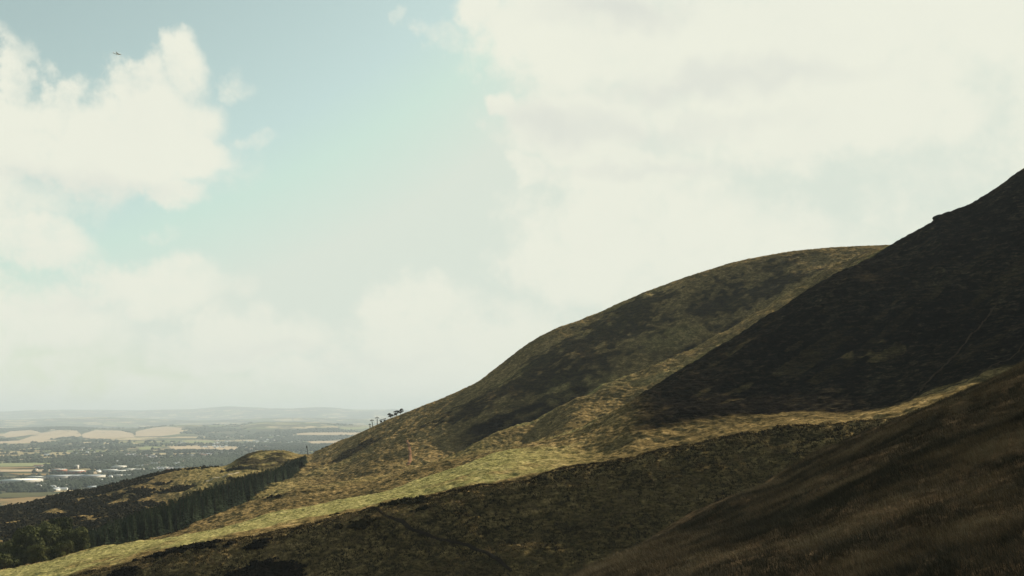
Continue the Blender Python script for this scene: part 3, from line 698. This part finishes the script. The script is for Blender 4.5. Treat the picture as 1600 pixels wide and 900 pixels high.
# ------------------------------------------------------------------ grass
def tufts(name, x, y, z, h_, spread, blades, width, lean, mats, rg, label, cat):
    n = len(x); m = n * blades
    bx = np.repeat(x, blades) + rg.normal(size=m) * spread; by = np.repeat(y, blades) + rg.normal(size=m) * spread
    bz = hill.h(bx, by) - 0.02; hh = np.repeat(h_, blades) * rg.uniform(0.5, 1.15, m)
    a = rg.uniform(0, 6.283, m); dx = np.cos(a) * 0.45 + lean[0]; dy = np.sin(a) * 0.45 + lean[1]; ww = width * np.repeat(np.sqrt(y / 40), blades) * rg.uniform(0.6, 1.3, m)
    b2 = rg.uniform(0, 3.1416, m); wx, wy = np.cos(b2) * ww, np.sin(b2) * ww
    V = np.empty((m, 5, 3), np.float32)
    V[:, 0] = np.stack([bx - wx, by - wy, bz], -1); V[:, 1] = np.stack([bx + wx, by + wy, bz], -1)
    mx, my, mz = bx + dx * hh * 0.3, by + dy * hh * 0.3, bz + hh * 0.62
    V[:, 2] = np.stack([mx + wx * .7, my + wy * .7, mz], -1); V[:, 3] = np.stack([mx - wx * .7, my - wy * .7, mz], -1)
    V[:, 4] = np.stack([bx + dx * hh * 0.95, by + dy * hh * 0.95, bz + hh * (0.85 + 0.15 * rg.random(m))], -1)
    b0 = np.arange(m)[:, None] * 5
    Q = b0 + np.array([[0, 1, 2, 3]]); T3 = b0 + np.array([[3, 2, 4]])
    patch = vnoise(bx / 5.0, by / 5.0, 77) + 0.5 * vnoise(bx / 1.4, by / 1.4, 78) + rg.normal(size=m) * 0.12
    mi = np.digitize(patch, [-0.1, 0.08, 0.28]).clip(0, len(mats) - 1)
    o = mesh_np(name, V.reshape(-1, 3), tris=T3, quads=Q, mats=mats, mat_idx=np.concatenate([mi, mi]))
    tag(o, label, cat, kind='stuff'); return o
G1 = simple_mat("grass_dark", (0.05, 0.048, 0.036), var=0.3, scale=0.3)
G2 = simple_mat("grass_olive", (0.095, 0.08, 0.059), var=0.3, scale=0.3)
G3 = simple_mat("grass_rust", (0.118, 0.092, 0.058), var=0.3, scale=0.3)
G4 = simple_mat("grass_straw", (0.19, 0.155, 0.10), var=0.3, scale=0.3)
rg1 = np.random.default_rng(31)
crestY = hill.YK[3][None, :]
w = ((pxg > 780) & (pxg < 1660) & (Y > 20) & (Y < crestY + 6)).astype(float) * (1.0 / np.clip(Y, 25, 130)) * np.clip(0.7 + n12 * 1.2, 0.45, 1)
x, y, z = grid_pick(w, 52000, rg1, 0.25)
tufts('moor_grass', x, y, z, rg1.uniform(0.14, 0.42, len(x)), 0.15, 9, 0.007, (-0.5, 0.1), [G1, G2, G3, G4], rg1, 'rust brown moor grass covering the shaded foreground brow', 'grass')
H1 = simple_mat("tussock_dark", (0.024, 0.020, 0.013), var=0.3, scale=0.1); H2 = simple_mat("tussock_olive", (0.060, 0.047, 0.026), var=0.3, scale=0.1)
H3 = simple_mat("tussock_tan", (0.17, 0.125, 0.065), var=0.3, scale=0.1)
w = ((pxg > -20) & (pxg < 1520) & (Y > 205)).astype(float) * (hill.line_frac(6, 7) < 0.06) * (hill.line_frac(3, 4) > .8) * (1 - 0.85 * np.clip(heath_and_shade, 0, 1))
x, y, z = grid_pick(w, 42000, rg1, 0.5)
tufts('tussock_grass', x, y, z, rg1.uniform(0.25, 0.6, len(x)), 0.26, 7, 0.028, (-0.6, 0.15), [H1, H2, H2, H3], rg1, 'olive tussock grass covering the shaded hollow', 'grass')

# ------------------------------------------------------------------ paths
M_path = simple_mat("bare_path", (0.17, 0.115, 0.065), var=0.25, scale=0.3)
M_peat = simple_mat("trodden_turf", (0.055, 0.040, 0.026), var=0.3, scale=0.3)
M_pale2 = simple_mat("bleached_grass", (0.50, 0.46, 0.30), var=0.15, scale=0.3)
M_track = simple_mat("peaty_track", (0.035, 0.027, 0.02), var=0.3, scale=0.3)
M_pale = simple_mat("pale_gravel", (0.40, 0.33, 0.23), var=0.1, scale=0.3)
def ribbon(name, pts, lo, hi, width, mat, lift=0.22, label=None):
    P3 = [hill.seen(px, py, lo, hi) for px, py in pts]
    xy = np.array([(p[0], p[1]) for p in P3]); t = np.arange(len(xy)); tt = np.linspace(0, len(xy) - 1, len(xy) * 10)
    c = np.stack([np.interp(tt, t, xy[:, 0]), np.interp(tt, t, xy[:, 1])], -1)
    for _ in range(6): c[1:-1] = (c[:-2] + 2 * c[1:-1] + c[2:]) / 4
    d = np.gradient(c, axis=0); d /= np.linalg.norm(d, axis=1, keepdims=True) + 1e-9; nrm = np.stack([-d[:, 1], d[:, 0]], -1)
    wv = width * (0.8 + 0.5 * vnoise(tt * 1.7, tt * 0, 5)[:, None] + 0.2)
    V = []; cols = 5
    for k in range(cols):
        f = (k / (cols - 1) - 0.5); p = c + nrm * wv * f
        zz = hill.h(p[:, 0], p[:, 1]); V.append(np.column_stack([p, zz + lift * (1 - (2 * f) ** 4)]))
    V = np.stack(V, 1); n = len(c); idx = np.arange(n * cols).reshape(n, cols)
    q = np.stack([idx[:-1, :-1], idx[1:, :-1], idx[1:, 1:], idx[:-1, 1:]], -1).reshape(-1, 4)
    o = mesh_np(name, V.reshape(-1, 3), quads=q, mats=[mat], smooth=True); tag(o, kind='structure'); return o
M_scar = simple_mat("red_earth", (0.25, 0.14, 0.08), var=0.25, scale=0.3)
ribbon('path', [(636, 688), (640, 700), (641, 712), (640, 722), (636, 735)], 600, 860, 2.0, M_scar)
ribbon('path', [(700, 800) , (730, 805), (760, 815), (790, 822), (812, 832), (826, 840)][:0] or [(572, 795), (600, 806), (625, 812), (640, 826), (672, 837), (700, 845), (735, 852), (765, 866), (785, 880), (800, 893)], 200, 300, 1.0, M_track)
ribbon('path', [(1385, 652), (1410, 632), (1440, 606), (1470, 578), (1500, 545), (1530, 512), (1556, 478)], 300, 560, 0.9, M_peat)
ribbon('path', [(1440, 640), (1480, 618), (1520, 596), (1560, 568), (1600, 536)], 300, 560, 0.8, M_peat)
ribbon('path', [(1388, 388), (1340, 400), (1310, 418), (1270, 440)], 560, 830, 2.2, M_path)
ribbon('path', [(1076, 556), (1110, 540), (1150, 516), (1190, 492)], 500, 640, 0.9, M_path)
ribbon('path', [(372, 738), (355, 742), (340, 746), (322, 752)], 600, 880, 3.0, M_pale)
ribbon('path', [(458, 727), (466, 724), (473, 721)], 600, 880, 5.0, M_pale, lift=0.6)



# ------------------------------------------------------------------ lift masts, lone mast, lift shelter
M_iron = simple_mat("dark_painted_steel", (0.012, 0.013, 0.015), rough=0.6, spec=0.4)
def make_mast(h_, arm, label, lean=0.0, group='lift masts on the skyline'):
    root = empty('lift_mast', (0, 0, 0)); tag(root, label, 'mast', group)
    obj_of('pole', tube([(0, 0, -1.0), (0, 0, h_ * 0.5), (0, 0, h_)], [0.34, 0.28, 0.22], 10), M_iron, root)
    obj_of('crossarm', box(0, 0, h_ * 0.93, arm, 0.35, 0.45), M_iron, root)
    for sg in (-1, 1):
        obj_of('pulley_train', pack([box(sg * arm * 0.46, 0, h_ * 0.93 - 0.3, 0.2, 1.8, 0.22)] + [tube([(sg * arm * .46 - .12, dy, h_ * .93 - .42), (sg * arm * .46 + .12, dy, h_ * .93 - .42)], [.2, .2], 8) for dy in (-.7, -.25, .25, .7)]), M_iron, root)
    obj_of('top_frame', pack([box(-arm * .16, 0, h_ * 1.01, .12, .12, h_ * .14, 0, .5), box(arm * .16, 0, h_ * 1.01, .12, .12, h_ * .14, 0, -.5), box(0, 0, h_ * 1.07, arm * .3, .14, .14)]), M_iron, root)
    obj_of('ladder', pack([box(0.3, 0.02, h_ * .45, .05, .05, h_ * .85)] + [box(0.2, 0.02, 0.5 + k * .45, .26, .04, .05) for k in range(int(h_ * .85 / .45))]), M_iron, root)
    root.rotation_euler = (0, lean, 0); return root
masts = [(582.5, 864, 6.6, 3.0, -0.13, 'left of the two tall lift masts, leaning left on the skyline'), (589.5, 862, 6.4, 3.2, -0.03, 'right of the two tall lift masts, upright on the skyline'),
         (578.3, 880, 4.2, 2.0, -0.05, 'short lift mast lowest in the skyline group')]
for px, Yv, h_, arm, lean, lab in masts:
    x = (px - HX) / F * Yv; o = make_mast(h_, arm, lab, lean); o.location = (x, Yv, float(hill.h(x, Yv)))
Yv = 885; x = (481.5 - HX) / F * Yv
o = make_mast(8.4, 1.0, 'lone lift mast standing in the saddle above the conifers', -0.16, None); o.location = (x, Yv, float(hill.h(x, Yv)))
# lift shelter beside the masts
Yv = 862; x = (598 - HX) / F * Yv; zz = float(hill.h(x, Yv))
root = empty('lift_shelter', (x, Yv, zz)); tag(root, 'small open dark shelter between the lift masts and the skyline trees', 'shelter')
for dx in (-2.2, -0.7, 0.8, 2.3): obj_of('post', box(dx, 0, 1.0 + dx * 0.35, 0.25, 0.25, 3.2), M_iron, root)
obj_of('roof', box(0, 0, 2.5, 6.0, 2.6, 0.3, 0, -0.3), M_iron, root)
obj_of('machine_box', pack([box(-1.4, 0.3, 0.6, 1.4, 1.2, 1.6), box(1.6, 0.3, 1.4, 1.0, 1.2, 1.6)]), M_iron, root)

# rock outcrop on the dark crest
def make_rock(label, x, y, s):
    rg = np.random.default_rng(3); n_th, n_ph = 26, 14; V = []
    for i in range(n_ph + 1):
        for j in range(n_th):
            th = 2 * math.pi * j / n_th; ph = math.pi * i / n_ph
            d = np.array([math.cos(th) * math.sin(ph), math.sin(th) * math.sin(ph), math.cos(ph)])
            k = 1 + 0.5 * float(vnoise(np.array(d[0] * 1.7 + 5), np.array(d[1] * 1.7 + d[2] * 2), 9)) + 0.2 * float(vnoise(np.array(d[0] * 5), np.array(d[1] * 5 + d[2] * 4), 10))
            V.append(d * k * s)
    Q = [(i * n_th + j, i * n_th + (j + 1) % n_th, (i + 1) * n_th + (j + 1) % n_th, (i + 1) * n_th + j) for i in range(n_ph) for j in range(n_th)]
    o = mesh_np('rock', V, quads=Q, mats=[M_rock]); o.location = (x, y, float(hill.h(x, y))); tag(o, label, 'rock'); return o
M_rock = simple_mat("mossy_rock", (0.018, 0.018, 0.014), var=0.5, scale=0.8)
x, y, z = hill.seen(1471, 345, 500, 580); rk = make_rock('dark hump of rock breaking the skyline of the shaded hill', x, y, np.array([4.2, 3.4, 2.0])); rk.location.z -= 1.5

# ------------------------------------------------------------------ aeroplane
M_air = simple_mat("aeroplane_paint", (0.75, 0.78, 0.80), rough=0.4, spec=0.4)
Yv = 1260.0; pos = ((183.5 - HX) / F * Yv, Yv, (HY - 84.5) / F * Yv)
root = empty('aeroplane', pos, math.radians(-70)); tag(root, 'tiny grey aeroplane in the clear sky above the left cloud', 'aeroplane')
fus = tube([(0, 4.6, 0.05), (0, 4.2, 0), (0, 3, 0), (0, -1, 0), (0, -4, 0.2), (0, -5, 0.35)], [0.05, 0.35, 0.6, 0.6, 0.28, 0.08], 12); obj_of('fuselage', fus, M_air, root, True)
for sg in (-1, 1):
    V = [(0, 1.3, 0), (0, -0.6, 0), (sg * 5.6, -1.7, 1.0), (sg * 5.6, -0.9, 1.0), (0, 1.3, .16), (0, -0.6, .16), (sg * 5.6, -1.7, 1.06), (sg * 5.6, -0.9, 1.06)]
    obj_of('wing', (V, [(0, 1, 2, 3), (7, 6, 5, 4), (0, 3, 7, 4), (1, 5, 6, 2), (2, 6, 7, 3)]), M_air, root)
    obj_of('engine', tube([(sg * 1.9, 1.6, 0.1), (sg * 1.9, 0.2, 0.1)], [0.34, 0.28], 10), M_air, root)
    V = [(0, -3.9, .25), (0, -4.8, .25), (sg * 2.0, -5.0, .4), (sg * 2.0, -4.5, .4), (0, -3.9, .33), (0, -4.8, .33), (sg * 2.0, -5.0, .46), (sg * 2.0, -4.5, .46)]
    obj_of('tailplane', (V, [(0, 1, 2, 3), (7, 6, 5, 4), (0, 3, 7, 4), (1, 5, 6, 2), (2, 6, 7, 3)]), M_air, root)
V = [(-.05, -3.6, .3), (-.05, -4.9, .4), (-.05, -5.2, 2.0), (-.05, -4.6, 2.0), (.05, -3.6, .3), (.05, -4.9, .4), (.05, -5.2, 2.0), (.05, -4.6, 2.0)]
obj_of('fin', (V, [(0, 1, 2, 3), (7, 6, 5, 4), (0, 3, 7, 4), (1, 5, 6, 2), (2, 6, 7, 3)]), M_air, root)

# ------------------------------------------------------------------ buildings of the plain
M_white = simple_mat("white_roof_sheet", (0.80, 0.80, 0.76), rough=0.6)
M_grey = simple_mat("grey_roof_sheet", (0.34, 0.37, 0.40), rough=0.6)
M_wallp = simple_mat("pale_cladding", (0.42, 0.40, 0.36)); M_brick = simple_mat("red_brick", (0.26, 0.12, 0.08), var=0.2)
M_slate = simple_mat("slate", (0.10, 0.10, 0.115), rough=0.7); M_dark = simple_mat("window_glass", (0.02, 0.025, 0.03), rough=0.2, spec=0.5)
def hall(label, px0, px1, py, Yd, hgt, roof, wall, deep=None, rz=0.0):
    """large flat gabled hall whose long side spans px0..px1 as seen from the hill"""
    x, y, z = plain.seen((px0 + px1) / 2, py, 2000, 9000)
    Wd = (px1 - px0) / F * y; deep = deep or Wd * 0.6
    deep *= 0.95; hgt *= 1.1
    root = empty("warehouse", (x, y, z), rz); tag(root, label, 'warehouse', 'large halls and warehouses on the plain')
    obj_of('wall', box(0, 0, hgt / 2, Wd, deep, hgt), wall, root)
    e = 1.0; rr = 1.2; V = [(-Wd / 2 - e, -deep / 2 - e, hgt + .05), (Wd / 2 + e, -deep / 2 - e, hgt + .05), (Wd / 2 + e, 0, hgt + rr), (-Wd / 2 - e, 0, hgt + rr), (Wd / 2 + e, deep / 2 + e, hgt + .05), (-Wd / 2 - e, deep / 2 + e, hgt + .05)]
    mesh_np('roof', V, quads=[(0, 1, 2, 3), (3, 2, 4, 5), (1, 0, 5, 4)], tris=[(1, 4, 2), (0, 3, 5)], mats=[roof], parent=root)
    n = max(3, int(Wd / 14)); fr_ = deep / 2 + .06
    for i in range(min(n, 10)):
        obj_of('door' if i % 3 == 0 else 'window', box(-Wd / 2 + (i + .5) * Wd / min(n, 10), -fr_, hgt * (.35 if i % 3 == 0 else .55), 5, .1, hgt * (.6 if i % 3 == 0 else .25)), M_dark, root)
halls = [('long low white-roofed hall at the left edge of the plain', 8, 52, 754, 8, 'w', 'p', 130, -0.06), ('white flat roof hall with red brick walls beside the pale fields', 85, 100, 737, 8, 'w', 'b', 60, 0),
    ('bright white hall with red brick front, right of the pale fields', 110, 128, 740, 9, 'w', 'b', 70, 0), ('small white block rising behind the bright hall with the brick front', 118, 122, 733, 14, 'w', 'p', 20, 0),
    ('long white roof on the left of the grey roofs', 46, 76, 749, 8, 'w', 'p', 60, -0.03), ('pale grey roof in the middle of the long roof row', 76, 108, 748, 9, 'g', 'p', 110, 0.04),
    ('grey-roofed shed right of the middle in the long roof row', 108, 126, 747, 8, 'g', 'p', 90, 0), ('long blue-grey roof at the right end of the roof row', 127, 157, 747, 8, 'g', 'p', 90, 0),
    ('little white shed in front of the long roof row', 85, 91, 753, 6, 'w', 'b', 30, 0.2), ('wide white complex right of the brown mast-like strip, left wing', 163, 180, 738.5, 10, 'w', 'p', 50, 0),
    ('tallest white roof of the wide complex', 178, 193, 734.5, 14, 'w', 'p', 70, 0), ('front roof of the wide white complex', 176, 196, 739.5, 9, 'w', 'p', 60, 0),
    ('white roof at the right wing of the complex', 197, 208, 737, 9, 'w', 'p', 60, 0), ('low white hall at the right end of the complex', 207, 223, 736.5, 8, 'w', 'p', 40, 0),
    ('thin pale roof in front of the white complex', 178, 190, 744.5, 5, 'w', 'p', 20, 0), ('pale roof right of the thin roof in front of the complex', 193, 210, 744.5, 5, 'w', 'p', 20, 0),
    ('pale green roofed shed near the foot of the spur', 138, 150, 764, 6, 'g', 'p', 70, 0.3), ('row roof among the trees above the complex', 212, 228, 730, 7, 'w', 'p', 30, 0),
    ('white works on the plain just left of the golden spur', 252, 262, 733.5, 8, 'w', 'p', 40, 0), ('grey works right of the white works above the spur', 264, 290, 733, 7, 'g', 'p', 40, 0)]
for lab, a, b_, py, h_, rf, wl, dp, rz in halls: hall(lab, a, b_, py, None, h_, M_white if rf == 'w' else M_grey, M_brick if wl == 'b' else M_wallp, dp, rz)

def house_mesh():
    V = []; Q = []; T3 = []; w_, d_, h_ = 5.5, 4.2, 5.2
    V, Q = box(0, 0, h_ / 2, 2 * w_, 2 * d_, h_); Q = list(Q); V = list(V); mi = [0] * 6
    b0 = len(V); V += [(-w_ - .4, -d_ - .4, h_ + .02), (w_ + .4, -d_ - .4, h_ + .02), (w_ + .4, 0, h_ + 3.2), (-w_ - .4, 0, h_ + 3.2), (w_ + .4, d_ + .4, h_ + .02), (-w_ - .4, d_ + .4, h_ + .02)]
    Q += [(b0, b0 + 1, b0 + 2, b0 + 3), (b0 + 3, b0 + 2, b0 + 4, b0 + 5), (b0, b0 + 3, b0 + 5, b0), ][:2]; mi += [1, 1]
    V2, Q2 = box(3.6, 0, h_ + 2.9, 0.9, 0.9, 2.2); b1 = len(V); V += V2; Q += [tuple(i + b1 for i in q) for q in Q2]; mi += [0] * 6
    return V, Q, [(b0 + 1, b0 + 4, b0 + 2), (b0, b0 + 3, b0 + 5)], mi + [0, 0]
M_render = simple_mat("pale_render", (0.66, 0.63, 0.57)); M_pant = simple_mat("brown_tiles", (0.20, 0.12, 0.09))
hV, hQ, hT, hM = house_mesh()
houses = []
for k, mats in enumerate([(M_render, M_slate), (M_render, M_pant), (M_white, M_grey)]):
    # faces come quads first
    o = mesh_np('house', hV, quads=hQ, tris=hT, mats=list(mats), mat_idx=hM); tag(o, 'pale gabled house among the trees of the far town', 'house', 'houses of the far town'); houses.append(o)
rh = np.random.default_rng(15); hs = []
clusters = [(205, 714, 12, 3, 30), (225, 716, 16, 3, 30), (250, 716, 10, 3, 6), (300, 716, 25, 3, 24), (120, 706, 40, 6, 14), (350, 694, 22, 5, 34), (415, 690, 30, 6, 34), (395, 702, 30, 4, 16), (340, 699, 16, 2, 18),
            (280, 693, 14, 2, 12), (460, 696, 30, 6, 16), (270, 734, 20, 2, 10), (60, 763, 30, 3, 8), (90, 765, 14, 2, 12), (260, 727, 30, 5, 10), (330, 711, 20, 2, 12)]
used = 0
clusters += [(100, 733, 60, 5, 6), (190, 727, 50, 4, 10), (160, 750, 40, 4, 6), (360, 678, 45, 6, 26), (430, 674, 40, 6, 20)]
for cx_, cy_, sx_, sy_, n in clusters:
    for i in range(n):
        px, py = cx_ + rh.normal() * sx_ * .6, cy_ + rh.normal() * sy_ * .6
        if not (0 < px < 520): continue
        u = (px - HX) / F; x, y, z = plain.seen(px, py, 2000, 11000)
        o = houses[used] if used < 3 else houses[rh.integers(3)].copy()
        if used >= 3: C.objects.link(o)
        o.location = (x, y, z - .2); o.rotation_euler = (0, 0, rh.uniform(-.6, .6) + (1.57 if rh.random() < .3 else 0)); s = rh.uniform(0.9, 1.5); o.scale = (s * rh.uniform(1, 2.2), s, s); used += 1
        hs.append((x, y))
print('houses', used)

# ------------------------------------------------------------------ woods and hedges of the plain (one mass)
rw = np.random.default_rng(41)
M_ = 230000
yy = 2050 * (15900 / 2050) ** rw.random(M_); pxx = rw.uniform(-30, 640, M_); xx = (pxx - HX) / F * yy
dens = fbm(xx * 0.55, yy * 0.28, 420, 4, 101); dens += 0.5 * fbm(xx, yy * .3, 60, 2, 105); thr = np.interp(yy, [2000, 2400, 2600, 4200, 6500, 9500, 15900], [.25, .14, .05, .02, .08, .17, .26])
keep = dens > thr
# hedge lines
g1 = np.abs(((xx * 0.9 + yy * 0.25 + 90 * fbm(xx, yy, 900, 2, 111)) / 330) % 1 - .5) > 0.487
g2 = np.abs(((yy * 0.95 - xx * 0.2 + 120 * fbm(xx, yy, 900, 2, 121)) / 420) % 1 - .5) > 0.480
keep |= (g1 | g2) & (rw.random(M_) < 0.9) & (yy < 9000)
def inside(poly, x, y):
    r_ = np.zeros(len(x), bool); k = len(poly)
    for i in range(k):
        x1, y1 = poly[i]; x2, y2 = poly[(i + 1) % k]
        c_ = ((y1 > y) != (y2 > y)) & (x < (x2 - x1) * (y - y1) / (y2 - y1 + 1e-12) + x1); r_ ^= c_
    return r_
for pts in field_pts:
    for k_ in (0, 70, 140, 220): keep &= ~inside(pts, xx, yy + k_)
for o in list(C.objects):
    if o.name.startswith('warehouse'):
        wv = [c for c in o.children if c.name.startswith('wall')][0].dimensions if False else None
        half = max(abs(v.co.x) for v in [c for c in o.children if c.name.startswith('wall')][0].data.vertices) + 12
        dpp = max(abs(v.co.y) for v in [c for c in o.children if c.name.startswith('wall')][0].data.vertices)
        keep &= ~((np.abs(xx - o.location.x) < half) & (yy > o.location.y - dpp - 210) & (yy < o.location.y + dpp + 12))
kk = np.where(keep)[0]; rw.shuffle(kk); kk = kk[:60000]
xx, yy = xx[kk], yy[kk]; zz = plain.h(xx, yy)
base_v = np.array([(0, 0, 1), (1, 0, .35), (.31, .95, .3), (-.81, .59, .4), (-.81, -.59, .3), (.31, -.95, .38), (.7, .5, -.6), (-.3, .9, -.6), (-1, 0, -.6), (-.3, -.9, -.6), (.8, -.55, -.6)], np.float32)
base_t = [(0, 1, 2), (0, 2, 3), (0, 3, 4), (0, 4, 5), (0, 5, 1), (1, 6, 2), (2, 7, 3), (3, 8, 4), (4, 9, 5), (5, 10, 1), (6, 7, 2), (7, 8, 3), (8, 9, 4), (9, 10, 5), (10, 6, 1)]
n = len(xx); sr = rw.uniform(5, 10, n) * np.interp(yy, [2000, 5000, 14000], [.8, 1.1, 2.2]); sh = sr * rw.uniform(.7, 1.2, n) * np.interp(yy, [2000, 8000, 14000], [1, .8, .6])
V = base_v[None] * np.stack([sr, sr, sh], -1)[:, None, :] * rw.uniform(.7, 1.25, (n, 11, 1)); V[:, :, 0] += xx[:, None]; V[:, :, 1] += yy[:, None]; V[:, :, 2] += (zz + sh * .55)[:, None]
T3 = (np.arange(n)[:, None, None] * 11 + np.array(base_t)[None]).reshape(-1, 3)
M_woodg = leaf_mat('far_wood_leaves_light', (0.028, 0.042, 0.028), (0.070, 0.085, 0.055), 0.006)
wm = ((fbm(xx, yy * .5, 500, 3, 131) + rw.normal(size=n) * .12) > 0.16).astype(np.int32)
o = mesh_np('woodland', V.reshape(-1, 3), tris=T3, mats=[M_woodf, M_woodg], mat_idx=np.repeat(wm, 15)); tag(o, 'blue-dark woods and hedges covering the plain', 'woodland', kind='stuff')
print('wood', n)
